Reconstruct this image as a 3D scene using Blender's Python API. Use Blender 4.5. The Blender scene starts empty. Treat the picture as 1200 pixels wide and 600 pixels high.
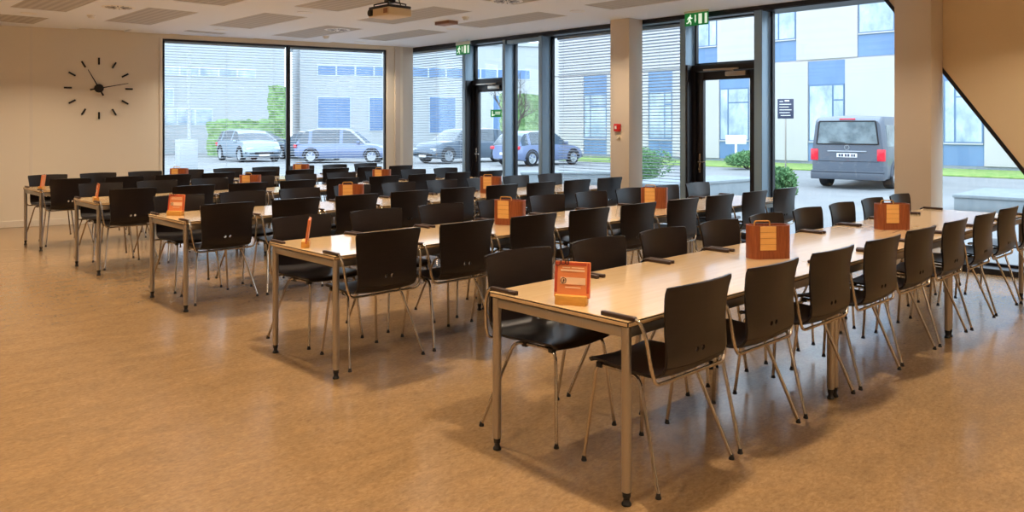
import bpy, bmesh, math, random
from mathutils import Vector, Matrix
random.seed(7)
scn = bpy.context.scene
COL = scn.collection
PI = math.pi

# ------------------------------------------------------------------ materials
def lin(c):
    return tuple((v / 12.92 if v <= 0.04045 else ((v + 0.055) / 1.055) ** 2.4) for v in c)
def rgb(r, g, b):
    return lin((r / 255, g / 255, b / 255)) + (1.0,)
MATS = {}
def mat(name, col, rough=0.5, metal=0.0, noise=None, spec=0.5, bump=None, coat=0.0):
    """noise=(scale, colour2, stretch) mixes a second colour with a noise texture; bump=(scale, strength)"""
    m = bpy.data.materials.new(name); m.use_nodes = True
    nt = m.node_tree; b = nt.nodes['Principled BSDF']
    b.inputs['Base Color'].default_value = col
    b.inputs['Roughness'].default_value = rough
    b.inputs['Metallic'].default_value = metal
    b.inputs['Specular IOR Level'].default_value = spec
    b.inputs['Coat Weight'].default_value = coat; b.inputs['Coat Roughness'].default_value = 0.08
    tc = nt.nodes.new('ShaderNodeTexCoord')
    if noise:
        sc, c2, st = noise
        mp = nt.nodes.new('ShaderNodeMapping'); mp.inputs['Scale'].default_value = st
        nz = nt.nodes.new('ShaderNodeTexNoise'); nz.inputs['Scale'].default_value = sc
        nz.inputs['Detail'].default_value = 6; nz.inputs['Roughness'].default_value = 0.6
        rp = nt.nodes.new('ShaderNodeValToRGB')
        rp.color_ramp.elements[0].position = 0.35; rp.color_ramp.elements[1].position = 0.68
        rp.color_ramp.elements[0].color = col; rp.color_ramp.elements[1].color = c2
        nt.links.new(tc.outputs['Object'], mp.inputs['Vector'])
        nt.links.new(mp.outputs['Vector'], nz.inputs['Vector'])
        nt.links.new(nz.outputs['Fac'], rp.inputs['Fac'])
        nt.links.new(rp.outputs['Color'], b.inputs['Base Color'])
    if bump:
        nb = nt.nodes.new('ShaderNodeTexNoise'); nb.inputs['Scale'].default_value = bump[0]
        bp = nt.nodes.new('ShaderNodeBump'); bp.inputs['Strength'].default_value = bump[1]
        bp.inputs['Distance'].default_value = 0.01
        nt.links.new(tc.outputs['Object'], nb.inputs['Vector'])
        nt.links.new(nb.outputs['Fac'], bp.inputs['Height'])
        nt.links.new(bp.outputs['Normal'], b.inputs['Normal'])
    MATS[name] = m
    return m
def emis(name, col, strength):
    m = bpy.data.materials.new(name); m.use_nodes = True
    b = m.node_tree.nodes['Principled BSDF']
    b.inputs['Base Color'].default_value = col
    b.inputs['Emission Color'].default_value = col
    b.inputs['Emission Strength'].default_value = strength
    return m
def glass(name, tint=(0.93, 0.97, 0.98, 1), refl=0.10):
    m = bpy.data.materials.new(name); m.use_nodes = True
    nt = m.node_tree
    for n in list(nt.nodes): nt.nodes.remove(n)
    o = nt.nodes.new('ShaderNodeOutputMaterial')
    t = nt.nodes.new('ShaderNodeBsdfTransparent'); t.inputs['Color'].default_value = tint
    g = nt.nodes.new('ShaderNodeBsdfGlossy'); g.inputs['Roughness'].default_value = 0.01
    lw = nt.nodes.new('ShaderNodeLayerWeight')
    pw = nt.nodes.new('ShaderNodeMath'); pw.operation = 'POWER'; pw.inputs[1].default_value = 5.0
    f = nt.nodes.new('ShaderNodeMath'); f.operation = 'MULTIPLY_ADD'; f.inputs[1].default_value = 0.9; f.inputs[2].default_value = 0.035
    nt.links.new(lw.outputs['Facing'], pw.inputs[0]); nt.links.new(pw.outputs[0], f.inputs[0])
    mx = nt.nodes.new('ShaderNodeMixShader')
    nt.links.new(f.outputs[0], mx.inputs[0]); nt.links.new(t.outputs[0], mx.inputs[1])
    nt.links.new(g.outputs[0], mx.inputs[2]); nt.links.new(mx.outputs[0], o.inputs[0])
    return m

# linoleum floor: marbled tan with fine streaks
def floor_mat():
    m = bpy.data.materials.new('marbled_linoleum'); m.use_nodes = True
    nt = m.node_tree; b = nt.nodes['Principled BSDF']
    tc = nt.nodes.new('ShaderNodeTexCoord')
    def nz(scale, detail, st=(1, 1, 1), dist=0.0):
        mp = nt.nodes.new('ShaderNodeMapping'); mp.inputs['Scale'].default_value = st
        n = nt.nodes.new('ShaderNodeTexNoise'); n.inputs['Scale'].default_value = scale
        n.inputs['Detail'].default_value = detail; n.inputs['Roughness'].default_value = 0.65
        n.inputs['Distortion'].default_value = dist
        nt.links.new(tc.outputs['Object'], mp.inputs['Vector']); nt.links.new(mp.outputs['Vector'], n.inputs['Vector'])
        return n
    n1 = nz(34, 10, (1.0, 1.8, 1), .8); n2 = nz(3.0, 7, (1, 2.2, 1), 0.9)
    r1 = nt.nodes.new('ShaderNodeValToRGB')
    e = r1.color_ramp.elements
    e[0].position = 0.30; e[0].color = rgb(134, 106, 74)
    e[1].position = 0.70; e[1].color = rgb(164, 136, 99)
    k = e.new(0.5); k.color = rgb(152, 122, 86)
    r2 = nt.nodes.new('ShaderNodeValToRGB')
    r2.color_ramp.elements[0].position = 0.3; r2.color_ramp.elements[0].color = (0.80, 0.80, 0.80, 1)
    r2.color_ramp.elements[1].position = 0.7; r2.color_ramp.elements[1].color = (1.06, 1.04, 1.0, 1)
    mx = nt.nodes.new('ShaderNodeMix'); mx.data_type = 'RGBA'; mx.blend_type = 'MULTIPLY'
    mx.inputs[0].default_value = 1.0
    nt.links.new(n1.outputs['Fac'], r1.inputs['Fac']); nt.links.new(n2.outputs['Fac'], r2.inputs['Fac'])
    nt.links.new(r1.outputs['Color'], mx.inputs[6]); nt.links.new(r2.outputs['Color'], mx.inputs[7])
    nt.links.new(mx.outputs[2], b.inputs['Base Color'])
    rr = nt.nodes.new('ShaderNodeMapRange'); rr.inputs[3].default_value = 0.17; rr.inputs[4].default_value = 0.27
    nt.links.new(n1.outputs['Fac'], rr.inputs[0]); nt.links.new(rr.outputs[0], b.inputs['Roughness'])
    b.inputs['Specular IOR Level'].default_value = 0.62
    return m
M_floor = floor_mat()
M_wall = mat('painted_plaster', rgb(226, 217, 200), 0.85, bump=(60, 0.04))
M_wallwarm = mat('ochre_plaster', rgb(226, 204, 168), 0.8, bump=(60, 0.04))
M_colwarm = mat('column_plaster', rgb(216, 203, 186), 0.8, bump=(60, 0.04))
M_ceil = mat('ceiling_plaster', rgb(236, 240, 246), 0.9)
M_trim = mat('white_trim', rgb(222, 214, 200), 0.5)
def tile_mat():
    m = bpy.data.materials.new('perforated_ceiling_tile'); m.use_nodes = True
    nt = m.node_tree; b = nt.nodes['Principled BSDF']; b.inputs['Roughness'].default_value = 0.9
    tc = nt.nodes.new('ShaderNodeTexCoord'); w = nt.nodes.new('ShaderNodeTexWave')
    w.bands_direction = 'X'; w.inputs['Scale'].default_value = 3.1
    w.inputs['Distortion'].default_value = 0.0
    r = nt.nodes.new('ShaderNodeValToRGB')
    r.color_ramp.elements[0].position = 0.0; r.color_ramp.elements[0].color = rgb(176, 172, 166)
    r.color_ramp.elements[1].position = 1.0; r.color_ramp.elements[1].color = rgb(196, 192, 186)
    nt.links.new(tc.outputs['Object'], w.inputs['Vector']); nt.links.new(w.outputs['Fac'], r.inputs['Fac'])
    nt.links.new(r.outputs['Color'], b.inputs['Base Color'])
    return m
M_tile = tile_mat()
M_black = mat('black_aluminium', rgb(24, 24, 32), 0.4)
M_mull = mat('blue_grey_aluminium', rgb(136, 162, 182), 0.38, 0.2)
M_pale = mat('pale_frame', rgb(205, 215, 220), 0.4)
M_glass = glass('window_glass')
M_slat = mat('blind_slat', rgb(196, 202, 212), 0.5)
M_top = mat('beech_laminate', rgb(220, 190, 146), 0.24, noise=(3, rgb(212, 180, 134), (1, 14, 1)), spec=0.6, coat=0.6)
M_edge = mat('dark_edge', rgb(40, 30, 28), 0.5)
M_steel = mat('brushed_steel', rgb(180, 174, 166), 0.3, 0.9)
M_chrome = mat('satin_chrome', rgb(186, 178, 168), 0.22, 1.0)
M_rub = mat('black_rubber', rgb(14, 13, 14), 0.6)
M_ply = mat('black_plywood', rgb(14, 10, 12), 0.33, noise=(9, rgb(26, 19, 22), (1, 1, 12)), spec=0.5)
M_pad = mat('dark_armrest', rgb(52, 32, 26), 0.4)
M_wood = mat('russet_wood', rgb(132, 66, 34), 0.4, noise=(8, rgb(160, 88, 48), (10, 10, 1)))
M_lwood = mat('light_wood', rgb(226, 168, 92), 0.5, noise=(8, rgb(236, 184, 110), (1, 1, 14)))
M_ywood = mat('honey_wood', rgb(206, 150, 66), 0.45, noise=(10, rgb(220, 166, 80), (2, 2, 12)))
M_orange = mat('orange_card', rgb(226, 138, 84), 0.45)
M_red = mat('red_card', rgb(190, 74, 48), 0.45)
M_cream = mat('cream_print', rgb(246, 206, 168), 0.5)
M_dark = mat('dark_print', rgb(60, 26, 20), 0.5)
M_clock = mat('clock_black', rgb(18, 16, 18), 0.5)
M_green = emis('exit_green', rgb(20, 130, 60), 0.35)
M_signw = emis('exit_white', rgb(225, 245, 225), 0.7)
M_signcase = mat('sign_case', rgb(210, 214, 200), 0.5)
M_redp = mat('alarm_red', rgb(205, 40, 36), 0.4)
M_white = mat('white_plastic', rgb(235, 232, 225), 0.4)
M_beige = mat('beige_plastic', rgb(214, 196, 164), 0.45)
M_brown = mat('brown_panel', rgb(150, 110, 86), 0.6)
M_lamp = emis('lamp_diffuser', (1.0, 0.80, 0.60, 1), 6.0)
# outdoors
M_pave = mat('pale_paving', rgb(134, 135, 136), 0.9, noise=(0.6, rgb(147, 147, 146), (1, 1, 1)))
M_grass = mat('lawn', rgb(112, 150, 70), 0.95, noise=(3, rgb(158, 172, 100), (1, 1, 1)))
M_hedge = mat('hedge_leaves', rgb(98, 138, 84), 0.9, noise=(5, rgb(150, 180, 120), (1, 1, 1)))
M_shrub = mat('shrub_leaves', rgb(70, 118, 70), 0.9, noise=(12, rgb(128, 168, 112), (1, 1, 1)))
M_bark = mat('bark', rgb(96, 86, 80), 0.9)
M_facade = mat('white_render', rgb(188, 186, 187), 0.8, noise=(0.5, rgb(193, 190, 191), (1, 1, 1)))
M_fblue = mat('blue_cladding', rgb(98, 130, 172), 0.4, noise=(0.8, rgb(112, 144, 184), (1, 1, 0.3)))
M_fframe = mat('blue_frame', rgb(92, 122, 158), 0.5)
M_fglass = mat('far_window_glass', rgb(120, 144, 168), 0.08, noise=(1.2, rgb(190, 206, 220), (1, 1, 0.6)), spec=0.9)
M_far1 = mat('far_render_grey', rgb(178, 184, 188), 0.9)
M_far2 = mat('far_render_beige', rgb(206, 200, 188), 0.9)
M_conc = mat('cast_concrete', rgb(134, 143, 148), 0.85, noise=(4, rgb(145, 153, 157), (1, 1, 1)))
M_navy = mat('sign_navy', rgb(50, 58, 84), 0.5)
M_tyre = mat('tyre', rgb(30, 30, 34), 0.8)
M_rim = mat('alloy_rim', rgb(190, 196, 202), 0.3, 0.7)
M_carglass = mat('car_glass', rgb(70, 84, 96), 0.06, spec=0.9)
M_vanglass = mat('van_glass', rgb(96, 108, 114), 0.06, noise=(2.5, rgb(150, 164, 168), (1, 1, 1)), spec=0.9)
M_van = mat('van_grey_paint', rgb(104, 112, 124), 0.3, 0.3, coat=0.4)
M_bump = mat('grey_bumper', rgb(84, 90, 100), 0.5)
M_blue = mat('blue_car_paint', rgb(118, 134, 170), 0.28, 0.3, coat=0.4)
M_slate = mat('slate_car_paint', rgb(86, 104, 122), 0.28, 0.3, coat=0.4)
M_silver = mat('silver_car_paint', rgb(150, 168, 184), 0.28, 0.4, coat=0.4)
M_taill = mat('tail_light', rgb(226, 40, 60), 0.2)
M_headl = mat('head_light', rgb(225, 232, 238), 0.15)
M_plate = mat('number_plate', rgb(232, 232, 228), 0.5)

# ------------------------------------------------------------------ mesh tools
class MB:
    def __init__(s): s.bm = bmesh.new(); s.mi = 0
    def _fin(s, faces):
        for f in faces: f.material_index = s.mi
    def box(s, x0, x1, y0, y1, z0, z1, bev=0.0, seg=2, M=None):
        r = bmesh.ops.create_cube(s.bm, size=1.0)
        vs = r['verts']
        mm = Matrix.Translation(((x0 + x1) / 2, (y0 + y1) / 2, (z0 + z1) / 2)) @ Matrix.Diagonal((abs(x1 - x0), abs(y1 - y0), abs(z1 - z0), 1))
        bmesh.ops.transform(s.bm, matrix=mm, verts=vs)
        fs = {f for v in vs for f in v.link_faces}
        if bev > 0:
            es = {e for v in vs for e in v.link_edges}
            q = bmesh.ops.bevel(s.bm, geom=list(es), offset=bev, segments=seg, affect='EDGES', profile=0.5)
            fs = set(q['faces']) | {f for f in fs if f.is_valid}
            vs = list({v for f in fs for v in f.verts})
        if M is not None: bmesh.ops.transform(s.bm, matrix=M, verts=vs)
        s._fin(fs)
        return s
    def tube(s, pts, r, n=10, cap=True, closed=False):
        pts = [Vector(p) for p in pts]; m = len(pts)
        rr = r if isinstance(r, (list, tuple)) else [r] * m
        rings = []; up = None
        for i, p in enumerate(pts):
            if closed: t = (pts[(i + 1) % m] - pts[i - 1]).normalized()
            elif i == 0: t = (pts[1] - p).normalized()
            elif i == m - 1: t = (p - pts[-2]).normalized()
            else: t = ((pts[i + 1] - p).normalized() + (p - pts[i - 1]).normalized()).normalized()
            if up is None:
                up = Vector((0, 0, 1)) if abs(t.z) < 0.9 else Vector((1, 0, 0))
            a = t.cross(up).normalized(); b = a.cross(t).normalized(); up = b
            rings.append([s.bm.verts.new(p + (a * math.cos(2 * PI * k / n) + b * math.sin(2 * PI * k / n)) * rr[i]) for k in range(n)])
        fs = []
        for i in range(m if closed else m - 1):
            A, B = rings[i], rings[(i + 1) % m]
            for k in range(n):
                fs.append(s.bm.faces.new((A[k], A[(k + 1) % n], B[(k + 1) % n], B[k])))
        if cap and not closed:
            fs.append(s.bm.faces.new(rings[0][::-1])); fs.append(s.bm.faces.new(rings[-1]))
        s._fin(fs); return s
    def lathe(s, prof, cx=0, cy=0, n=20, M=None):
        rings = [[s.bm.verts.new((cx + r * math.cos(2 * PI * k / n), cy + r * math.sin(2 * PI * k / n), z)) for k in range(n)] for r, z in prof]
        fs = []
        for A, B in zip(rings, rings[1:]):
            for k in range(n): fs.append(s.bm.faces.new((A[k], A[(k + 1) % n], B[(k + 1) % n], B[k])))
        fs.append(s.bm.faces.new(rings[0][::-1])); fs.append(s.bm.faces.new(rings[-1]))
        if M is not None: bmesh.ops.transform(s.bm, matrix=M, verts=[v for r in rings for v in r])
        s._fin(fs); return s
    def prism(s, poly, h0, h1, axis='z', M=None):
        def P(u, v, w):
            return {'z': (u, v, w), 'y': (u, w, v), 'x': (w, u, v)}[axis]
        a = [s.bm.verts.new(P(u, v, h0)) for u, v in poly]; b = [s.bm.verts.new(P(u, v, h1)) for u, v in poly]
        n = len(poly); fs = [s.bm.faces.new(a[::-1]), s.bm.faces.new(b)]
        for k in range(n): fs.append(s.bm.faces.new((a[k], a[(k + 1) % n], b[(k + 1) % n], b[k])))
        if M is not None: bmesh.ops.transform(s.bm, matrix=M, verts=a + b)
        s._fin(fs); return s
    def sheet(s, G, th):
        """G: rows of points (None cells allowed through holes set), thickened by th along the normal"""
        rows, holes = G
        vs = [[s.bm.verts.new(p) for p in r] for r in rows]
        fs = []
        for i in range(len(rows) - 1):
            for j in range(len(rows[0]) - 1):
                if (i, j) in holes: continue
                fs.append(s.bm.faces.new((vs[i][j], vs[i][j + 1], vs[i + 1][j + 1], vs[i + 1][j])))
        for v in [v for r in vs for v in r]:
            if not v.link_faces: s.bm.verts.remove(v)
        s.bm.normal_update()
        all_v = {v for f in fs for v in f.verts}
        mp = {v: s.bm.verts.new(v.co - v.normal * th) for v in all_v}
        bf = [s.bm.faces.new([mp[v] for v in f.verts][::-1]) for f in fs]
        bd = []
        for f in fs:
            n = len(f.verts)
            for k in range(n):
                a, b = f.verts[k], f.verts[(k + 1) % n]
                e = s.bm.edges.get((a, b))
                if sum(1 for q in e.link_faces if q in f_set(fs)) == 1:
                    bd.append(s.bm.faces.new((b, a, mp[a], mp[b])))
        s._fin(fs + bf + bd); return s
    def build(s, name, mats, parent=None, smooth=35, recalc=True):
        if recalc: bmesh.ops.recalc_face_normals(s.bm, faces=s.bm.faces)
        me = bpy.data.meshes.new(name); s.bm.to_mesh(me); s.bm.free()
        for m in (mats if isinstance(mats, (list, tuple)) else [mats]): me.materials.append(m)
        if smooth:
            me.polygons.foreach_set('use_smooth', [True] * len(me.polygons))
            me.set_sharp_from_angle(angle=math.radians(smooth))
        o = bpy.data.objects.new(name, me); COL.objects.link(o)
        if parent: o.parent = parent
        return o
_fs_cache = {}
def f_set(fs):
    k = id(fs)
    if k not in _fs_cache: _fs_cache.clear(); _fs_cache[k] = set(fs)
    return _fs_cache[k]
def thing(name, label, cat, loc=(0, 0, 0), rz=0.0, group=None):
    o = bpy.data.objects.new(name, None); COL.objects.link(o)
    o.empty_display_size = 0.1
    o.location = loc; o.rotation_euler = (0, 0, rz)
    o['label'] = label; o['category'] = cat
    if group: o['group'] = group
    return o
def tag(o, label, cat, group=None, kind=None):
    o['label'] = label; o['category'] = cat
    if group: o['group'] = group
    if kind: o['kind'] = kind
    return o
def struct(o):
    o['kind'] = 'structure'; return o
def copy_tree(o, parent=None):
    c = o.copy(); COL.objects.link(c)
    if parent: c.parent = parent
    for ch in list(o.children): copy_tree(ch, c)
    return c
def fillet(pts, r, n=5):
    pts = [Vector(p) for p in pts]; out = [pts[0]]
    for i in range(1, len(pts) - 1):
        a, b, c = pts[i - 1], pts[i], pts[i + 1]
        d1 = (a - b); d2 = (c - b)
        k = min(r, d1.length * 0.45, d2.length * 0.45)
        p0 = b + d1.normalized() * k; p1 = b + d2.normalized() * k
        for j in range(n + 1):
            t = j / n
            out.append(p0 * (1 - t) ** 2 + b * 2 * t * (1 - t) + p1 * t * t)
    out.append(pts[-1]); return out
def rrect(w, h, r, n=5, cx=0, cy=0):
    out = []
    for sx, sy, a0 in ((1, 1, 0), (-1, 1, 90), (-1, -1, 180), (1, -1, 270)):
        for k in range(n + 1):
            a = math.radians(a0 + 90 * k / n)
            out.append((cx + sx * (w / 2 - r) + r * math.cos(a), cy + sy * (h / 2 - r) + r * math.sin(a)))
    return out

# ------------------------------------------------------------------ room geometry constants
CEIL = 3.06
WX = 9.23                        # inner line of the glazed wall (runs along y)
def cw(x): return 14.03 - (x - 2.70) * 1.49 / 5.91      # clock wall line y(x)
cw_ang = math.atan2(-1.49, 5.91)
XL, YB = -5.0, -4.5              # unseen left and rear limits of the room

# floor
b = MB()
b.prism([(XL, YB), (WX + 0.34, YB), (WX + 0.34, cw(WX + 0.34) + 0.1), (XL, cw(XL) + 0.1)], -0.10, 0.0)
struct(b.build('floor', M_floor, smooth=0))

# ceiling: plaster field with recessed perforated tiles between bands
b = MB()
b.mi = 0
b.prism([(XL, YB), (WX + 0.34, YB), (WX + 0.34, cw(WX + 0.34) + 0.1), (XL, cw(XL) + 0.1)], CEIL + 0.02, CEIL + 0.12)
struct(b.build('ceiling', M_ceil, smooth=0))
# plaster bands (the lower face of the ceiling) with tile openings
b = MB(); tl = MB()
cols = []
x = 2.38 - 1.3 * 6
k = 0
while x < 8.3:
    x0, x1 = x, x + 0.65
    if k == 0: pass
    cols.append((x0, min(x1, 8.17), k % 2)); x += 1.3; k += 1
prev = XL
def ytop(x): return cw(x) + 0.08
for (x0, x1, ph) in cols:
    # full plaster band left of the column
    b.prism([(prev, YB), (x0, YB), (x0, ytop(x0)), (prev, ytop(prev))], CEIL, CEIL + 0.02)
    cen = 7.06 if ph == 0 else 7.65
    brk = [cen + 2.6 * q for q in range(-5, 4)]
    y = YB
    for c in brk:
        if c - 0.39 > ytop(x1): break
        ya, yb = c - 0.39, min(c + 0.39, ytop(x1))
        if yb < YB: continue
        if ya > y: tl.box(x0, x1, y, ya, CEIL + 0.006, CEIL + 0.019)
        b.box(x0, x1, max(ya, YB), yb, CEIL, CEIL + 0.02)
        y = yb
    if y < ytop(x1) - 0.5:
        tl.box(x0, x1, y, ytop(x1) - 0.45, CEIL + 0.006, CEIL + 0.019)
        b.box(x0, x1, ytop(x1) - 0.45, ytop(x1), CEIL, CEIL + 0.02)
    prev = x1
b.prism([(prev, YB), (WX + 0.3, YB), (WX + 0.3, ytop(WX + 0.3)), (prev, ytop(prev))], CEIL, CEIL + 0.02)
ob = struct(b.build('ceiling_band', M_ceil, smooth=0)); ob.name = 'ceiling_2'
ot = struct(tl.build('ceiling_tile', M_tile, smooth=0)); ot.name = 'ceiling_3'

# unseen left and rear walls
b = MB(); b.box(XL - 0.15, XL, YB, cw(XL), 0, CEIL); struct(b.build('wall_left', M_wall, smooth=0))
b = MB(); b.box(XL - 0.15, WX + 0.34, YB - 0.15, YB, 0, CEIL); struct(b.build('wall_back', M_wall, smooth=0))

# clock wall (skewed): local frame, x along the wall from P(2.70,14.03), y outward
CW = Matrix.Translation((2.70, 14.03, 0)) @ Matrix.Rotation(cw_ang, 4, 'Z')
LW = math.hypot(5.91, 1.49)
def cwx(x): return (x - 2.70) / math.cos(cw_ang)
wL, wM, wR = cwx(4.885), cwx(6.885), cwx(8.66)
xe = cwx(8.98)
b = MB()
b.box(cwx(XL), wL, 0, 0.2, 0, CEIL + .03)
b.box(wL, wR, 0, 0.2, 2.985, CEIL + .03)
b.box(wL, wR, 0, 0.2, 0, 0.05)
b.box(wR, xe, 0, 0.2, 0, CEIL + .03)
o = b.build('wall_front', M_wall, smooth=0); o.matrix_world = CW; struct(o)
b = MB(); b.box(cwx(XL), wL - 0.02, -0.016, 0, 0, 0.10, 0.004)
o = b.build('baseboard_front', M_trim, smooth=0); o.matrix_world = CW; struct(o)
b = MB(); b.box(cwx(3.09) - 0.022, cwx(3.09) + 0.022, -0.006, 0.0, 0.10, CEIL, 0.002)
o = b.build('trim_1', M_trim, smooth=0); o.matrix_world = CW; struct(o)
# reveal strip next to the window
b = MB(); b.box(wL - 0.05, wL - 0.012, -0.012, 0.05, 0.0, 3.0, 0.003)
o = b.build('trim_2', M_trim, smooth=0); o.matrix_world = CW; struct(o)

def window(name, M, x0, x1, z0, z1, fr=0.035, dep=0.07, y=0.06):
    """glazed unit in a local frame: frame ring + pane"""
    e = bpy.data.objects.new(name, None); COL.objects.link(e); e.matrix_world = M; e['kind'] = 'structure'
    f = MB()
    f.box(x0, x0 + fr, y - dep / 2, y + dep / 2, z0, z1, 0.003); f.box(x1 - fr, x1, y - dep / 2, y + dep / 2, z0, z1, 0.003)
    f.box(x0 + fr, x1 - fr, y - dep / 2, y + dep / 2, z1 - fr, z1, 0.003); f.box(x0 + fr, x1 - fr, y - dep / 2, y + dep / 2, z0, z0 + fr, 0.003)
    f.build('window_frame', M_black, e)
    g = MB(); g.box(x0 + fr - 0.005, x1 - fr + 0.005, y - 0.004, y + 0.004, z0 + fr - 0.005, z1 - fr + 0.005)
    g.build('window_pane', M_glass, e, smooth=0)
    return e
window('window_1', CW, wL, wM, 0.05, 2.985)
window('window_2', CW, wM, wR, 0.05, 2.985)

# glazed wall along x = WX : local frame with x running towards -y, y pointing outwards (+x)
GW = Matrix(((0, 1, 0, WX), (-1, 0, 0, 0), (0, 0, 1, 0), (0, 0, 0, 1)))   # local (u, v, z) -> world (WX+v, -u, z)
# u = -y
GX = 0.24                     # depth of glass behind the inner line
FT = 3.04                     # top of frames
def pane(name, ya, yb, z0, z1, fr=0.03, dep=0.06, fm=None, yy=GX):
    return window(name, GW, -ya, -yb, z0, z1, fr, dep, yy)
# deep mullions: dark inner cap with blue-grey flank
def mullion(i, yc, w=0.07, z0=0.0, z1=FT, d=0.30):
    m = MB(); m.mi = 1
    m.box(0.0, 0.022, yc - w / 2, yc + w / 2, z0, z1, 0.003)
    m.mi = 0
    m.box(0.022, d, yc - w / 2 + 0.006, yc + w / 2 - 0.006, z0, z1, 0.003)
    o = m.build('trim_%d' % i, [M_mull, M_black]); o.location = (WX, 0, 0); struct(o)
mullion(3, 10.95, 0.09); mullion(4, 9.90, 0.07); mullion(5, 9.03, 0.08)
mullion(6, 6.30, 0.09); mullion(7, 5.17, 0.11)
# head rail and sill
b = MB(); b.box(WX + .02, WX + 0.42, 3.60, 12.80, FT - .045, CEIL - 0.001)
b.box(WX - 0.004, WX + 0.02, 3.47, 12.46, FT - 0.035, CEIL - 0.001)
struct(b.build('trim_8', M_black, smooth=0))
b = MB(); b.box(WX, WX + 0.32, 1.50, 12.80, -0.02, 0.06, 0.004)
struct(b.build('trim_9', M_black, smooth=0))
pane('window_3', 12.80, 11.0, 0.06, FT - 0.03, yy=.06)
pane('window_4', 10.90, 9.94, 2.36, FT - 0.03)
pane('window_5', 9.86, 9.07, 0.06, FT - 0.03)
pane('window_6', 8.99, 7.50, 0.06, FT - 0.03)
pane('window_7', 7.50, 6.35, 0.06, FT - 0.03)
pane('window_8', 6.25, 5.23, 2.37, FT - 0.03)
# extractor rail at top of the narrow bay
b = MB(); b.box(WX + 0.02, WX + 0.12, 9.08, 9.85, FT - 0.11, FT - 0.04, 0.01)
struct(b.build('trim_10', M_mull, smooth=0))

# big pane cut by the sloping wall, and the triangular pane beyond the column
def dz(y): return 1.04 + 1.4 * (y - 2.247)       # sloping edge height
def sloped_window(name, ya, yb, cap=FT - 0.03):
    """pane between y=ya (high y) and y=yb, bottom 0.06, top = min(slope, cap)"""
    e = bpy.data.objects.new(name, None); COL.objects.link(e); e['kind'] = 'structure'; e.location = (WX + GX, 0, 0)
    poly = [(ya, 0.06), (ya, min(dz(ya), cap))]
    yk = 2.247 + (cap - 1.04) / 1.4
    if yb < yk < ya: poly.append((yk, cap))
    poly += [(yb, max(0.07, dz(yb))), (yb, 0.06)]
    g = MB(); g.prism(poly, -0.004, 0.004, axis='x'); g.build('window_pane', M_glass, e, smooth=0)
    f = MB(); f.box(-0.03, 0.03, ya - 0.03, ya, 0.06, min(dz(ya), cap))
    f.box(-0.03, 0.03, yb, ya, 0.06, 0.09)
    f.build('window_frame', M_black, e, smooth=0)
    return e
sloped_window('window_9', 5.11, 1.56)
# black frame strip that runs up the slope on the inner face
b = MB()
yk = 2.247 + (FT - 1.04) / 1.4
n = (Vector((1, 1.4))).normalized()
w = 0.05
b.prism([(1.56, dz(1.56)), (yk, dz(yk)), (yk - w * 0.9, dz(yk)), (1.56 , dz(1.56) + w * 1.3)], -0.012, 0.28, axis='x')
o = b.build('trim_11', M_black, smooth=0); o.location = (WX, 0, 0); struct(o)
# plaster wall above the slope (thick), running to the rear
b = MB()
b.prism([(YB, 0.0), (1.55, 0.0), (1.55, dz(1.55) + 0.02), (yk - 0.03, FT + 0.02), (yk - 0.03, CEIL), (YB, CEIL)], 0.0, 0.30, axis='x')
o = b.build('wall_right', M_wallwarm, smooth=0); o.location = (WX - 0.001, 0, 0); struct(o)

# columns (structure)
def column(i, x0, x1, y0, y1, m):
    b = MB(); b.box(x0, x1, y0, y1, 0, CEIL - 0.001, 0.006, 2)
    struct(b.build('trim_%d' % i, m, smooth=30))
column(12, 8.81, WX - 0.002, 12.46, 12.80, M_colwarm)
column(13, 8.92, WX - 0.002, 6.98, 7.32, M_colwarm)
column(14, 8.88, WX - 0.002, 3.00, 3.37, M_colwarm)

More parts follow.
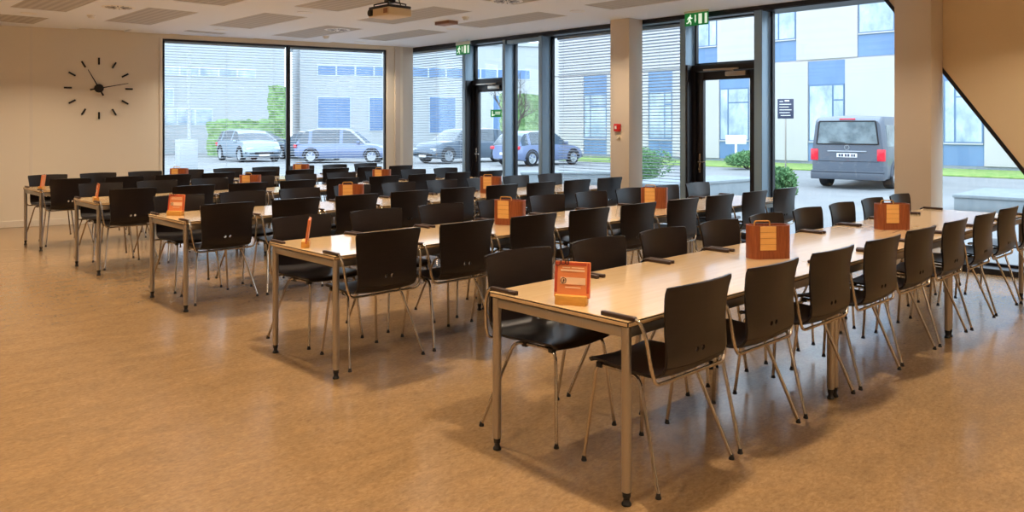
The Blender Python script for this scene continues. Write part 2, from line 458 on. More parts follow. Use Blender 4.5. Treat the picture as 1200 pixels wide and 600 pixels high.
# ------------------------------------------------------------------ doors in the glazed wall
def door(name, ya, yb, ztop, handle_hi, sign=False, closer=True):
    """opening from y=ya (left seen from inside) to y=yb"""
    e = bpy.data.objects.new(name, None); COL.objects.link(e); e['kind'] = 'structure'; e.location = (WX + 0.12, 0, 0)
    f = MB(); f.box(-.115, 0.14, ya - 0.03, ya, 0.0, ztop, 0.003)                                            # fixed frame
    f.box(0.0, 0.14, ya - 0.07, ya, 0.0, ztop, 0.004); f.box(0.0, 0.14, yb, yb + 0.05, 0.0, ztop, 0.004)
    f.box(0.0, 0.16, yb + 0.05, ya - 0.07, ztop - 0.09, ztop, 0.004)
    f.build('door_frame', M_black, e)
    a, c = ya - 0.075, yb + 0.055
    lf = MB()                                           # leaf stiles and rails
    lf.box(0.03, 0.09, a - 0.11, a, 0.01, ztop - 0.095, 0.004); lf.box(0.03, 0.09, c, c + 0.09, 0.01, ztop - 0.095, 0.004)
    lf.box(0.03, 0.09, c + 0.09, a - 0.11, ztop - 0.21, ztop - 0.095, 0.004); lf.box(0.03, 0.09, c + 0.09, a - 0.11, 0.01, 0.14, 0.004)
    leaf = lf.build('door_leaf', M_black, e)
    g = MB(); g.box(0.056, 0.064, c + 0.085, a - 0.105, 0.135, ztop - 0.205)
    g.build('door_pane', M_glass, leaf, smooth=0)
    h = MB()
    yh = a - 0.055
    h.box(0.018, 0.03, yh - 0.018, yh + 0.018, 0.90, 1.16, 0.004)
    h.tube(fillet([(0.02, yh, 1.05), (-0.035, yh, 1.05), (-0.035, yh - 0.13, 1.05)], 0.02), 0.009)
    h.lathe([(0.014, 0), (0.014, 0.008)], n=14, M=Matrix.Translation((0.018, yh, 0.95)) @ Matrix.Rotation(-PI / 2, 4, 'Y'))
    h.build('door_handle', M_chrome, leaf)
    if closer:
        k = MB(); k.box(-0.03, 0.03, c + 0.12, c + 0.42, ztop - 0.17, ztop - 0.11, 0.006)
        k.tube([(-0.02, c + 0.30, ztop - 0.10), (-0.03, (a + c) / 2 + 0.05, ztop - 0.075)], 0.008)
        k.box(-0.04, 0.0, (a + c) / 2 - 0.22, (a + c) / 2 + 0.30, ztop - 0.088, ztop - 0.066, 0.003)
        k.build('door_closer', M_steel, leaf)
    return e, a, c
d1, a1, c1 = door('door_1', 10.905, 9.935, 2.36, 1.05)
d2, a2, c2 = door('door_2', 6.255, 5.225, 2.37, 1.05)

# ------------------------------------------------------------------ venetian blinds
def blind(M, x0, x1, z1, z0, y, label, tilt=7):
    t = thing('venetian_blind', label, 'blind', group='venetian blinds outside the windows'); t.matrix_world = M @ Matrix.Translation(((x0 + x1) / 2, y, z0))
    h = (x1 - x0) / 2; H = z1 - z0
    s = MB(); z = 0.06; ta = math.radians(tilt)
    while z < H - 0.05:
        ca, sa = math.cos(ta) * 0.027, math.sin(ta) * 0.027
        s.prism([(-ca, z + sa), (0, z + 0.004), (ca, z - sa), (ca, z - sa - 0.0015), (0, z + 0.0025), (-ca, z + sa - 0.0015)], -h + 0.01, h - 0.01, axis='x')
        z += 0.046
    s.build('slats', M_slat, t, smooth=0)
    r = MB(); r.box(-h, h, -0.025, 0.025, H - 0.045, H, 0.003); r.build('head_rail', M_slat, t)
    r = MB(); r.box(-h, h, -0.025, 0.025, 0.02, 0.035, 0.003); r.build('bottom_rail', M_slat, t)
    for f in (-0.8, 0.0, 0.8) if h > 0.5 else (-0.7, 0.7):
        r = MB(); r.tube([(f * h, -0.03, 0.03), (f * h, -0.03, H - 0.02)], 0.0022, 6); r.build('ladder_cord', M_slat, t)
blind(CW, wL + 0.03, wM - 0.03, 2.97, 0.06, 0.16, 'wide venetian blind in left pane beside the wall clock')
blind(CW, wM + 0.03, wR - 0.03, 2.97, 0.06, 0.16, 'venetian blind in the clock-wall pane right of the thin black mullion')
blind(GW, -12.78, -11.02, 3.0, 0.07, .16, 'pale venetian blind between the corner column and the far glass door')
blind(GW, -8.97, -7.52, 3.0, 0.07, GX + 0.12, 'venetian blind left of the column with red alarm call point', 13)
blind(GW, -7.48, -6.37, 3.0, 0.07, GX + 0.12, 'narrow venetian blind between alarm column and near glass door', 13)

# ------------------------------------------------------------------ chair (one prototype, hung on the table by its armrests)
def make_chair():
    t = thing('hanging_armchair', '', 'chair')
    # shell centre line (y, z, half width, forward curl of the edges)
    prof = [(.222, .425, .180, 0), (.216, .438, .193, 0), (.195, .447, .200, 0), (.12, .448, .206, 0), (.04, .443, .210, 0),
            (-.05, .438, .212, 0), (-.115, .438, .212, 0), (-.155, .444, .213, 0), (-.182, .460, .214, 0), (-.197, .484, .214, 0)]
    th = 0.011
    def row(p, us):
        y, z, hw, curl = p
        return [(u * hw, y + curl * u * u, z + (0.012 * u * u if curl == 0 else 0)) for u in us]
    us = [-1, -.97, -.8, -.6, -.4, -.2, 0, .2, .4, .6, .8, .97, 1]
    s = MB(); s.sheet(([row(p, us) for p in prof], set()), -th)
    s.build('seat', M_ply, t, smooth=50)
    # backrest with two oval grip holes
    us2 = [-1, -.97, -.8, -.6, -.4, -.25, -.155, -.10, -.045, 0, .045, .10, .155, .25, .4, .6, .8, .97, 1]
    bp = [(-.197, .484, .214, .000), (-.206, .510, .214, .006), (-.209, .528, .214, .008), (-.211, .540, .214, .010), (-.212, .552, .214, .012), (-.213, .575, .214, .014),
          (-.216, .62, .216, .02), (-.222, .67, .219, .026), (-.231, .72, .223, .032), (-.242, .77, .230, .036), (-.250, .800, .234, .038), (-.2535, .812, .233, .038), (-.2545, .817, .228, .038)]
    rows = []
    for i, p in enumerate(bp):
        y, z, hw, curl = p
        r = []
        for u in us2:
            z2 = z + (0.012 * u * u if i == 0 else 0.006 * u * u if i == 1 else 0)
            if i >= 10: z2 += 0.006 * (1 - u * u) - (0.006 if abs(u) == 1 else 0)
            r.append([u * hw, y + curl * u * u, z2])
        rows.append(r)
    holes = set()
    for c in (7, 11):                     # column index of hole centre
        for (i, j) in ((2, c - 1), (2, c), (3, c - 1), (3, c)): holes.add((i, j))
        for (i, j) in ((2, c - 1), (2, c + 1), (4, c - 1), (4, c + 1)):
            cx, cz = rows[3][c][0], rows[3][c][2]
            rows[i][j][0] = cx + (rows[i][j][0] - cx) * 0.72; rows[i][j][2] = cz + (rows[i][j][2] - cz) * 0.72
    s = MB(); s.sheet((rows, holes), -th)
    s.build('backrest', M_ply, t, smooth=50)
    # legs: front and rear tube of each side meet in a rail under the seat
    for sx in (-1, 1):
        for (foot, top, mid) in (((.205, .232), (.168, .192), .08), ((.268, -.205), (.190, -.055), .08)):
            l = MB()
            fx, fy = foot; tx, ty = top
            zt = .424
            l.tube(fillet([(sx * fx, fy, .012), (sx * tx, ty, zt), (sx * .168, mid, zt)], 0.045, 5), 0.0082, 10)
            lo = l.build('leg', M_chrome, t)
            g = MB(); g.lathe([(.012, 0.0), (.0125, .005), (.0092, .014), (.0086, .022)], sx * fx, fy, 12)
            g.build('foot_glide', M_rub, lo)
    # arm frame: one tube from pad to pad passing below the bend of the shell
    a = MB(); zp = .676 + .0085
    path = [(-.288, .045, zp), (-.288, -.128, zp), (-.283, -.158, .62), (-.270, -.172, .50), (-.250, -.178, .428),
            (.250, -.178, .428), (.270, -.172, .50), (.283, -.158, .62), (.288, -.128, zp), (.288, .045, zp)]
    a.tube(fillet(path, 0.035, 5), 0.0078, 10)
    a.build('arm_frame', M_chrome, t)
    for sx in (-1, 1):
        p = MB(); p.box(sx * .288 - .012, sx * .288 + .012, -.112, .062, zp - .0088, zp + .010, .006, 3)
        p.build('armrest', M_pad, t)
    u = MB()
    u.box(-.170, .170, .125, .150, .428, .436, .002); u.box(-.172, .172, -.045, -.02, .427, .434, .002)
    for sx in (-1, 1):
        u.box(sx * .168 - .014, sx * .168 + .014, .155, .185, .412, .436, .004); u.box(sx * .175 - .014, sx * .175 + .014, -.01, .02, .410, .434, .004)
    u.build('seat_support', M_rub, t)
    return t
HANG = 0.066
ROWX = [2.507, 2.518, 2.552, 2.540, 2.532]
ROWY = [2.378, 4.593, 6.977, 9.220, 11.445]
ROWNAME = ['frontmost table row', 'second table row from front', 'middle table row', 'fourth table row from front', 'rearmost table row']
ORD = ['first', 'second', 'third', 'fourth', 'fifth']
def pos_words(i, n=9):
    if i < 5: return ORD[i] + ' from the left end'
    j = n - 1 - i
    return 'last at the window end' if j == 0 else ORD[j] + ' from the window end'
TL, TW, TH = 1.873, 0.82, 0.742
proto = make_chair(); used = False
chair_spots = []
for r in range(5):
    for side in (0, 1):
        for i in range(9):
            chair_spots.append((r, side, i))
for (r, side, i) in chair_spots:
    x = ROWX[r] + 0.315 + 0.6235 * i + random.uniform(-.006, .006)
    yc = ROWY[r] + (-(TW / 2) + 0.102 if side == 0 else (TW / 2) - 0.102) + random.uniform(-.012, .004) * (1 if side == 0 else -1)
    if not used: o = proto; used = True
    else: o = copy_tree(proto)
    o.location = (x, yc, HANG); o.rotation_euler = (0, 0, (0 if side == 0 else PI) + random.uniform(-.012, .012))
    o['label'] = 'black plywood armchair, %s side of %s, %s' % ('near' if side == 0 else 'far', ROWNAME[r], pos_words(i))
    o['group'] = 'chairs hung along the %s' % ROWNAME[r]

# ------------------------------------------------------------------ tables
def make_table():
    t = thing('canteen_table', '', 'table')
    hx, hy = TL / 2 - 0.0015, TW / 2
    b = MB(); b.mi = 0; b.box(-hx, hx, -hy, hy, TH - .004, TH, .0015, 1)
    b.mi = 1; b.box(-hx + .001, hx - .001, -hy + .001, hy - .001, TH - .026, TH - .0042, .004, 2)
    b.build('tabletop', [M_top, M_edge], t)
    f = MB(); z0, z1 = TH - .072, TH - .030
    lx, ly = hx - .024, hy - .027
    for sy in (-1, 1): f.box(-lx, lx, sy * ly - .012, sy * ly + .012, z0, z1, .005)
    for sx in (-1, 1): f.box(sx * lx - .012, sx * lx + .012, -ly, ly, z0, z1, .005)
    f.box(-lx, lx, -.012, .012, z0 + .01, z1, .004)
    f.build('apron_frame', M_steel, t)
    for sx in (-1, 1):
        for sy in (-1, 1):
            l = MB(); l.prism(rrect(.037, .037, .014, 4, sx * (lx), sy * ly), .055, TH - .028)
            lo = l.build('leg', M_steel, t)
            g = MB(); g.lathe([(.019, 0), (.020, .008), (.013, .018), (.013, .030), (.0165, .034), (.0165, .056)], sx * lx, sy * ly, 14)
            g.build('foot', M_rub, lo)
    return t
tp = make_table(); first = True
TPOS = ['left-end table', 'centre table', 'window-end table']
for r in range(5):
    for k in range(3):
        o = tp if first else copy_tree(tp); first = False
        o.location = (ROWX[r] + TL * (k + .5), ROWY[r], 0)
        o['label'] = 'beech-topped steel-legged canteen table, %s of the %s' % (TPOS[k], ROWNAME[r])
        o['group'] = 'tables of the %s' % ROWNAME[r]

# ------------------------------------------------------------------ wooden caddies on the tables
def make_caddy():
    t = thing('wooden_caddy', '', 'caddy')
    W, D, H = .25, .125, .195
    out = rrect(W, D, .045, 6); inn = rrect(W - .016, D - .016, .038, 6)
    b = MB()
    # wall ring, open towards -y in a slot
    sl = .040
    n = len(out)
    def ring(z0, z1, skip):
        vo = [b.bm.verts.new((x, y, z0)) for x, y in out]; vi = [b.bm.verts.new((x, y, z0)) for x, y in inn]
        wo = [b.bm.verts.new((x, y, z1)) for x, y in out]; wi = [b.bm.verts.new((x, y, z1)) for x, y in inn]
        for k in range(n):
            j = (k + 1) % n
            b.bm.faces.new((vo[k], vo[j], wo[j], wo[k])); b.bm.faces.new((vi[j], vi[k], wi[k], wi[j]))
            b.bm.faces.new((wo[k], wo[j], wi[j], wi[k])); b.bm.faces.new((vo[j], vo[k], vi[k], vi[j]))
    ring(0, H, None)
    b.prism(inn, .002, .01)
    b.build('body', M_wood, t)
    # light slatted front panel set onto the long face
    p = MB(); p.mi = 0
    for q in range(4): p.box(-.078, .020, -D / 2 - .005, -D / 2 + .0, .052 + q * .0355, .052 + q * .0355 + .034, .0012, 1)
    p.mi = 1; p.box(-.081, .023, -D / 2 - .003, -D / 2 + .0, .049, .193)
    p.build('front_panel', [M_lwood, M_wood], t)
    d = MB(); d.box(-.004, .004, -D / 2 + .008, D / 2 - .008, .01, H - .012); d.build('divider', M_wood, t)
    h = MB(); h.tube(fillet([(-.085, 0, .17), (-.085, 0, H + .022), (.012, 0, H + .022), (.012, 0, .17)], .015), .0042, 8)
    h.build('handle', M_ywood, t)
    k = MB()
    for q in range(9): k.box(-.112 + .004, -.112 + .09, -.045 + q * .0028, -.045 + q * .0028 + .0022, .012, .150 + (q % 3) * .004)
    k.build('napkins', M_cream, t)
    return t
cp = make_caddy(); first = True
CAD = [(0, 1, 'left'), (0, 2, 'right'), (1, 1, 'left'), (1, 2, 'right'), (2, 1, 'left'), (2, 2, 'right'), (3, 1, 'left'), (3, 2, 'right'), (4, 1, 'left'), (4, 2, 'right')]
for (r, k, w) in CAD:
    o = cp if first else copy_tree(cp); first = False
    yaw = {(0, 1): -.62, (0, 2): -.70, (1, 1): -1.2, (1, 2): -1.15}.get((r, k), -.9 + random.uniform(-.3, .3))
    o.location = (ROWX[r] + TL * k + (-.02 if k == 1 else .02), ROWY[r] + {(0, 1): 0.0}.get((r, k), 0.02), TH); o.rotation_euler = (0, 0, yaw)
    o['label'] = 'rounded russet wooden caddy on the %s, the %s of its two' % (ROWNAME[r], w)
    o['group'] = 'wooden caddies on the tables'

# ------------------------------------------------------------------ orange card stands on the row heads
def make_card():
    t = thing('card_stand', '', 'menu holder')
    b = MB(); b.box(-.070, .070, -.026, .026, 0, .042, .003, 2); b.build('wooden_base', M_ywood, t)
    T = Matrix.Translation((0, .002, .030)) @ Matrix.Rotation(math.radians(-8), 4, 'X')
    c = MB(); c.mi = 0; c.box(-.080, .080, -.004, .004, 0, .155, .002, 1, M=T)
    c.mi = 1; c.box(-.080, .080, .0045, .009, 0, .150, .001, 1, M=T)
    cd = c.build('card', [M_orange, M_red], t)
    p = MB()
    def q(x0, x1, z0, z1, mi, d=.0052): p.mi = mi; p.box(x0, x1, -d, -.0041, z0, z1, M=T)
    q(-.052, .060, .056, .086, 0)                       # white box
    q(-.046, -.010, .1255, .130, 0); q(-.004, .052, .1255, .130, 0)
    q(-.052, .056, .112, .120, 0); q(-.030, .040, .040, .045, 0)
    q(-.078, -.066, .02, .15, 1); q(.067, .078, .02, .15, 1)
    q(-.064, .064, .138, .150, 1)
    p.mi = 2
    p.tube([T @ Vector((-.038 + .012 * math.cos(a), -.0060, .071 + .012 * math.sin(a))) for a in [2 * PI * k / 16 for k in range(16)]], .0014, 5, closed=True)
    p.tube([T @ Vector((-.038, -.006, .064)), T @ Vector((-.038, -.006, .078))], .0014, 5)
    p.tube([T @ Vector((-.042, -.006, .068)), T @ Vector((-.034, -.006, .074))], .0012, 5)
    # dark scrollwork in the top corner
    for (cx, cz, r) in ((-.066, .148, .013), (-.042, .150, .010), (-.024, .149, .008)):
        p.tube([T @ Vector((cx + r * math.cos(a), -.0060, cz + r * math.sin(a))) for a in [2 * PI * k / 14 for k in range(14)]], .0018, 5, closed=True)
    p.build('print', [M_cream, M_red, M_dark], cd)
    return t
kp = make_card(); first = True
KP = [(.072, -.045, -1.10), (.075, .065, -2.15), (.13, .12, -1.0), (.08, -.10, -1.75), (.075, -.20, -2.05)]
for r in range(5):
    o = kp if first else copy_tree(kp); first = False
    x = ROWX[r] + KP[r][0]; y = ROWY[r] + KP[r][1]; yaw = KP[r][2]
    o.location = (x, y, TH); o.rotation_euler = (0, 0, yaw)
    o['label'] = 'orange card in wooden block, left end of %s' % ROWNAME[r]
    o['group'] = 'orange card stands on the row ends'

# ------------------------------------------------------------------ wall clock
ck = thing('wall_clock', 'large frameless black clock with twelve separate hour bars on the pale wall', 'clock')
ck.matrix_world = CW @ Matrix.Translation((cwx(3.983), -0.001, 2.14))
R = .432
for k in range(12):
    a = PI / 2 - k * PI / 6
    m = MB(); T = Matrix.Rotation(-a, 4, 'Y')
    m.box(R - .055, R + .055, -.022, 0.0, -.013, .013, .003, 1, M=T)
    m.build('hour_bar', M_clock, ck)
m = MB(); m.lathe([(.068, 0), (.068, .03), (.060, .036)], n=28, M=Matrix.Rotation(PI / 2, 4, 'X')); m.build('clock_hub', M_clock, ck)
def hand(name, deg, L, w, d):
    m = MB(); T = Matrix.Rotation(-math.radians(90 - deg), 4, 'Y')
    m.prism([(-.13, -w * 1.5), (-.13, w * 1.5), (0, w), (L, w * .45), (L, -w * .45), (0, -w)], -d - .004, -d, axis='y', M=T)
    m.build(name, M_clock, ck)
hand('minute_hand', 78, .43, .009, .040); hand('hour_hand', 332, .33, .010, .045)

# ------------------------------------------------------------------ exit signs, alarm
def exit_sign(y, x, z, w, label, rz=0.0):
    t = thing('exit_sign', label, 'exit sign', (x, y, z), rz, 'illuminated green exit signs under the ceiling')
    # local: sign face towards -x, width along y, arrow down
    h = w / 2.1
    c = MB(); c.box(-.015, .015, -w / 2 - .006, w / 2 + .006, h - .002, h + .055, .004)
    c.tube([(0, -w * .3, h + .05), (0, -w * .3, CEIL - z - .001)], .005, 8); c.tube([(0, w * .3, h + .05), (0, w * .3, CEIL - z - .001)], .005, 8)
    c.build('casing', M_signcase, t)
    p = MB(); p.box(-.006, .006, -w / 2, w / 2, 0, h - .002, .001, 1); pn = p.build('panel', M_green, t)
    s = MB()
    def P(u, v): return (-.0075, w / 2 - u * w, v * h)      # u from the viewer's left 0..1, v up 0..1
    def poly(pts): s.prism([(w / 2 - u * w, v * h) for u, v in pts], -.0082, -.0062, axis='x')
    # running figure
    k = [(.25 + .022 * math.cos(a) , .80 + .075 * math.sin(a)) for a in [2 * PI * j / 12 for j in range(12)]]
    poly(k)
    def limb(a, b, wd=.05):
        ax, ay = a; bx, by = b; dx, dy = (bx - ax) * w, (by - ay) * h; L = math.hypot(dx, dy); nx, ny = -dy / L * wd * h / w, dx / L * wd
        poly([(ax + nx, ay + ny), (bx + nx, by + ny), (bx - nx, by - ny), (ax - nx, ay - ny)])
    limb((.235, .72), (.20, .42), .085); limb((.20, .42), (.27, .30), .05); limb((.27, .30), (.26, .10), .045)
    limb((.20, .42), (.15, .24), .05); limb((.15, .24), (.08, .22), .045)
    limb((.235, .70), (.16, .62), .035); limb((.16, .62), (.12, .48), .035); limb((.235, .70), (.29, .56), .035); limb((.29, .56), (.34, .60), .035)
    # arrow down
    limb((.46, .82), (.46, .45), .05); poly([(.42, .45), (.50, .45), (.46, .18)])
    # door
    poly([(.60, .12), (.60, .88), (.74, .88), (.74, .12)])
    poly([(.86, .12), (.86, .88), (.96, .88), (.96, .12)])
    s.build('pictogram', M_signw, pn)
    return t
exit_sign(5.94, 9.02, 2.865, .36, 'green exit sign hanging above the near glass door')
exit_sign(10.72, 9.02, 2.80, .36, 'green exit sign hanging above the far glass door')
# small green door sign on the far glass door
t = thing('door_sign', 'small green emergency exit sticker on the far glass door', 'sign', (WX + .173, 10.28, 1.70))
p = MB(); p.box(-.0015, .0, -.14, .14, 0, .13); p.build('panel', M_green, t)
p = MB()
p.box(-.003, -.0016, .03, .10, .03, .045); p.prism([(.10 - .02, .02), (.10 - .02, .11), (.10, .11), (.10, .02)], -.003, -.0016, axis='x')
p.box(-.003, -.0016, -.11, .02, .05, .062); p.box(-.003, -.0016, -.11, .02, .08, .092)
p.build('lettering', M_signw, t)
# fire alarm call point on the column, with small grey unit beneath
t = thing('alarm_call_point', 'red fire alarm call point with white button on the column', 'fire alarm', (8.9195, 7.175, 1.46))
p = MB(); p.box(-.035, 0, -.055, .055, 0, .11, .006); p.build('housing', M_redp, t)
p = MB(); p.box(-.040, -.034, -.0, .032, .035, .08, .002); p.build('button', M_white, t)
t2 = thing('wall_socket', 'small beige button plate just below the red alarm call point', 'switch', (8.9195, 7.165, 1.34))
p = MB(); p.box(-.012, 0, -.032, .032, 0, .07, .004); p.build('plate', M_beige, t2)
p = MB(); p.box(-.017, -.0121, -.014, .014, .02, .05, .002); p.build('button', M_trim, t2)

# ------------------------------------------------------------------ ceiling devices
lamps = [(x, y) for x in (-2.55, .05, 2.70, 5.36, 7.92) for y in (-3.3, -.7, 1.9, 4.5, 7.06, 9.66, 12.3) if y < cw(x) - .4]
def lamp_label(x, y):
    c = {2.70: 'over the left ends of the rows', 5.36: 'over the middles of the rows', 7.92: 'near the glazed wall'}.get(x, 'left of the tables')
    f = {-3.3: 'far behind the viewer', -.7: 'behind the viewer', 1.9: 'over the frontmost row', 4.5: 'over the second row', 7.06: 'over the middle row', 9.66: 'over the fourth row', 12.3: 'by the clock wall'}[y]
    return 'round recessed ceiling downlight %s, %s' % (c, f)
lp = None
for (x, y) in lamps:
    if lp is None:
        t = thing('ceiling_downlight', '', 'downlight')
        m = MB(); m.lathe([(.100, -.006), (.104, -.003), (.104, .0), (.075, .0), (.078, -.004)], n=28); m.build('trim_ring', M_white, t)
        m = MB(); m.lathe([(.074, -.002), (.074, -.0005)], n=24); m.build('diffuser', M_lamp, t)
        lp = t; o = t
    else: o = copy_tree(lp)
    o.location = (x, y, CEIL); o['label'] = lamp_label(x, y); o['group'] = 'ceiling downlights'
    ld = bpy.data.lights.new('downlight_bulb', 'AREA'); ld.shape = 'DISK'; ld.size = .15
    ld.energy = 17.0 if x < 5 else 9.5
    if x > 7: ld.energy = 4.5
    ld.spread = math.radians(125)
    ld.color = (1.0, 0.79, 0.56) if x < 5 else (1.0, 0.93, 0.84)
    lo = bpy.data.objects.new('downlight_bulb', ld); COL.objects.link(lo); lo.parent = o; lo.location = (0, 0, -.012)

df = None
for (x, y, lab) in ((6.67, 11.0, 'round swirl air diffuser in ceiling near the corner column'), (6.67, 7.1, 'round swirl air diffuser in ceiling over the middle row'), (3.40, 10.9, 'round swirl air diffuser in ceiling nearest the wall clock')):
    if df is None:
        t = thing('air_diffuser', '', 'air vent')
        m = MB(); m.lathe([(.19, -.004), (.20, -.002), (.20, .0)], n=32); m.build('face_plate', M_white, t)
        m = MB()
        for k in range(14):
            a = 2 * PI * k / 14
            m.box(.05, .16, -.006, .006, -.0065, -.0041, M=Matrix.Rotation(a, 4, 'Z') @ Matrix.Rotation(.3, 4, 'Z'))
        m.build('slots', M_black, t)
        m = MB(); m.lathe([(.03, -.012), (.035, -.0041)], n=16); m.build('hub', M_white, t)
        df = t; o = t
    else: o = copy_tree(df)
    o.location = (x, y, CEIL); o['label'] = lab; o['group'] = 'round swirl air diffusers'
sd = None
for (x, y, lab) in ((3.36, 11.9, 'small white smoke detector on ceiling above the wall clock'), (7.0, 11.9, 'small white smoke detector on ceiling by the corner column'), (7.20, 8.5, 'small white smoke detector on ceiling before the far door')):
    if sd is None:
        t = thing('smoke_detector', '', 'smoke detector')
        m = MB(); m.lathe([(.030, -.045), (.040, -.035), (.042, -.022)], n=20); m.build('sensor_head', M_white, t)
        m = MB(); m.lathe([(.052, -.022), (.055, -.012), (.055, 0)], n=20); m.build('base', M_white, t)
        sd = t; o = t
    else: o = copy_tree(sd)
    o.location = (x, y, CEIL); o['label'] = lab; o['group'] = 'ceiling smoke detectors'
t = thing('ceiling_sensor_box', 'small brown rectangular box under the ceiling left of the far exit sign', 'sensor', (7.30, 9.05, CEIL))
m = MB(); m.box(-.09, .09, -.16, .16, -.05, -.004, .006); m.build('housing', M_brown, t)
m = MB(); m.box(-.10, .10, -.17, .17, -.004, 0, .001, 1); m.build('base_plate', M_trim, t)

# projector
t = thing('projector', 'beige and black ceiling projector hanging on a short pole', 'projector', (4.86, 6.97, 2.675))
m = MB(); m.mi = 0; m.box(-.15, .15, -.19, .19, 0, .085, .018, 3)
m.build('body', M_beige, t)
m = MB(); m.box(-.145, .145, -.185, .185, .082, .112, .012, 3); m.build('top_shell', M_black, t)
m = MB(); m.box(-.154, -.146, .095, .165, .012, .078, .004); m.lathe([(.036, 0), (.036, .02), (.028, .024)], n=20, M=Matrix.Translation((-.15, .13, .045)) @ Matrix.Rotation(-PI / 2, 4, 'Y'))
m.build('lens', M_rub, t)
m = MB(); m.box(-.153, -.149, -.17, -.10, .02, .07, .001, 1); m.build('vent_grille', M_brown, t)
m = MB()
m.tube([(0, 0, .19), (0, 0, CEIL - 2.675 - .004)], .022, 14); m.lathe([(.07, CEIL - 2.675 - .018), (.07, CEIL - 2.675 - .001)], n=20)
for (px, py) in ((-.11, -.13), (-.11, .13), (.11, -.13), (.11, .13)):
    m.tube([(0, 0, .17), (px, py, .135), (px, py, .108)], .008, 8)
m.box(-.04, .04, -.05, .05, .15, .195, .006)
m.build('ceiling_mount', M_black, t)
m = MB(); m.tube(fillet([(.04, -.14, .11), (.03, -.11, .20), (.02, -.02, .36), (.02, -.02, CEIL - 2.675 - .002)], .05), .006, 8); m.build('power_cable', M_rub, t)

# ================================================================== OUTDOORS
GZ = -0.12
m = MB(); m.box(WX + .35, 90, -40, 110, GZ - .2, GZ); m.box(-40, WX + .35, 15.6, 110, GZ - .2, GZ)
struct(m.build('floor_2', M_pave, smooth=0))
m = MB(); m.box(29.2, 33.9, -12, 33.0, GZ, GZ + .05, .02); tag(m.build('grass_verge', M_grass), 'strip of mown grass along the foot of the white facade', 'grass', kind='stuff')

# white and blue facade opposite
fb = thing('office_building', 'white office block opposite with staggered blue window strips', 'building', (34, 0, GZ))
def pf(name, m_, y0, y1, z0, z1, d0, d1, parent=fb, bev=0.0):
    q = MB(); q.box(d0, d1, y0, y1, z0, z1, bev); return q.build(name, m_, parent, smooth=0)
pf('wall', M_facade, -12, 33.0, 0.15, 9.6, 0.06, 8)
pf('plinth', M_conc, -12, 33.0, 0.0, 0.15, 0.03, 7.9)
low = [(33.0, 29.83), (28.15, 25.33), (23.83, 21.10), (19.49, 16.60), (14.95, 11.05), (9.6, 6.6), (4.6, 1.2), (-1, -4), (-6, -9)]
for a_, b_ in low: pf('panel', M_facade, b_ + .01, a_ - .01, 0.16, 4.58, -.02, .07, bev=.01)
gaps = [(29.83, 28.15), (25.33, 23.83), (21.10, 19.49), (16.60, 14.95), (11.05, 9.6), (6.6, 4.6), (1.2, -1), (-4, -6)]
def strip(a_, b_, z0, z1, wz0, wz1, split):
    pf('cladding', M_fblue, b_, a_, z0, wz0, .03, .08); pf('cladding', M_fblue, b_, a_, wz1, z1, .03, .08)
    w_ = pf('window', M_fframe, b_ + .02, a_ - .02, wz0, wz1, .02, .07)
    ym = b_ + (a_ - b_) * split; zt = wz0 + (wz1 - wz0) * .72
    for (y0, y1, zz0, zz1) in ((b_ + .08, ym - .04, wz0 + .07, zt - .03), (b_ + .08, ym - .04, zt + .03, wz1 - .07), (ym + .04, a_ - .08, wz0 + .07, wz1 - .07)):
        pf('glazing', M_fglass, y0, y1, zz0, zz1, .005, .03, parent=w_)
    pf('sill', M_facade, b_ + .02, a_ - .02, wz0 - .03, wz0 + .02, -.05, .05, parent=w_)
for k, (a_, b_) in enumerate(gaps): strip(a_, b_, .16, 4.58, 1.02, 3.55, .32 if k % 2 else .7)
ups = [(27.7, 26.2), (22.65, 21.62 - .4), (18.58, 17.16), (14.40, 12.2), (9.3, 7.5), (4.2, 2.0), (-1.5, -3.5)]
prev_ = 33.0
for k, (a_, b_) in enumerate(ups):
    pf('panel', M_facade, a_ + .01, prev_ - .01, 4.66, 9.55, -.02, .07, bev=.01); prev_ = b_
    strip(a_, b_, 4.66, 9.5, 5.62, 8.2, .32 if k % 2 else .6)
pf('panel', M_facade, -12, prev_ - .01, 4.66, 9.55, -.02, .07, bev=.01)

# far buildings behind the car park
def block(name, label, loc, rz, W, H, D, m_, wins, wm=M_fglass, roof=True):
    t = thing(name, label, 'building', loc, rz)
    q = MB(); q.box(0, W, 0, D, 0, H); q.build('wall', m_, t, smooth=0)
    if roof: q = MB(); q.box(-.15, W + .15, -.15, D, H, H + .3, .03); q.build('roof_edge', M_far1, t, smooth=0)
    for (x0, x1, z0, z1, nx) in wins:
        f = MB(); f.box(x0, x1, -.05, .05, z0, z1); fo = f.build('window', M_pale, t, smooth=0)
        g = MB(); ww = (x1 - x0) / nx
        for k in range(nx): g.box(x0 + k * ww + .06, x0 + (k + 1) * ww - .06, -.07, -.04, z0 + .06, z1 - .06)
        g.build('pane', wm, fo, smooth=0)
    return t
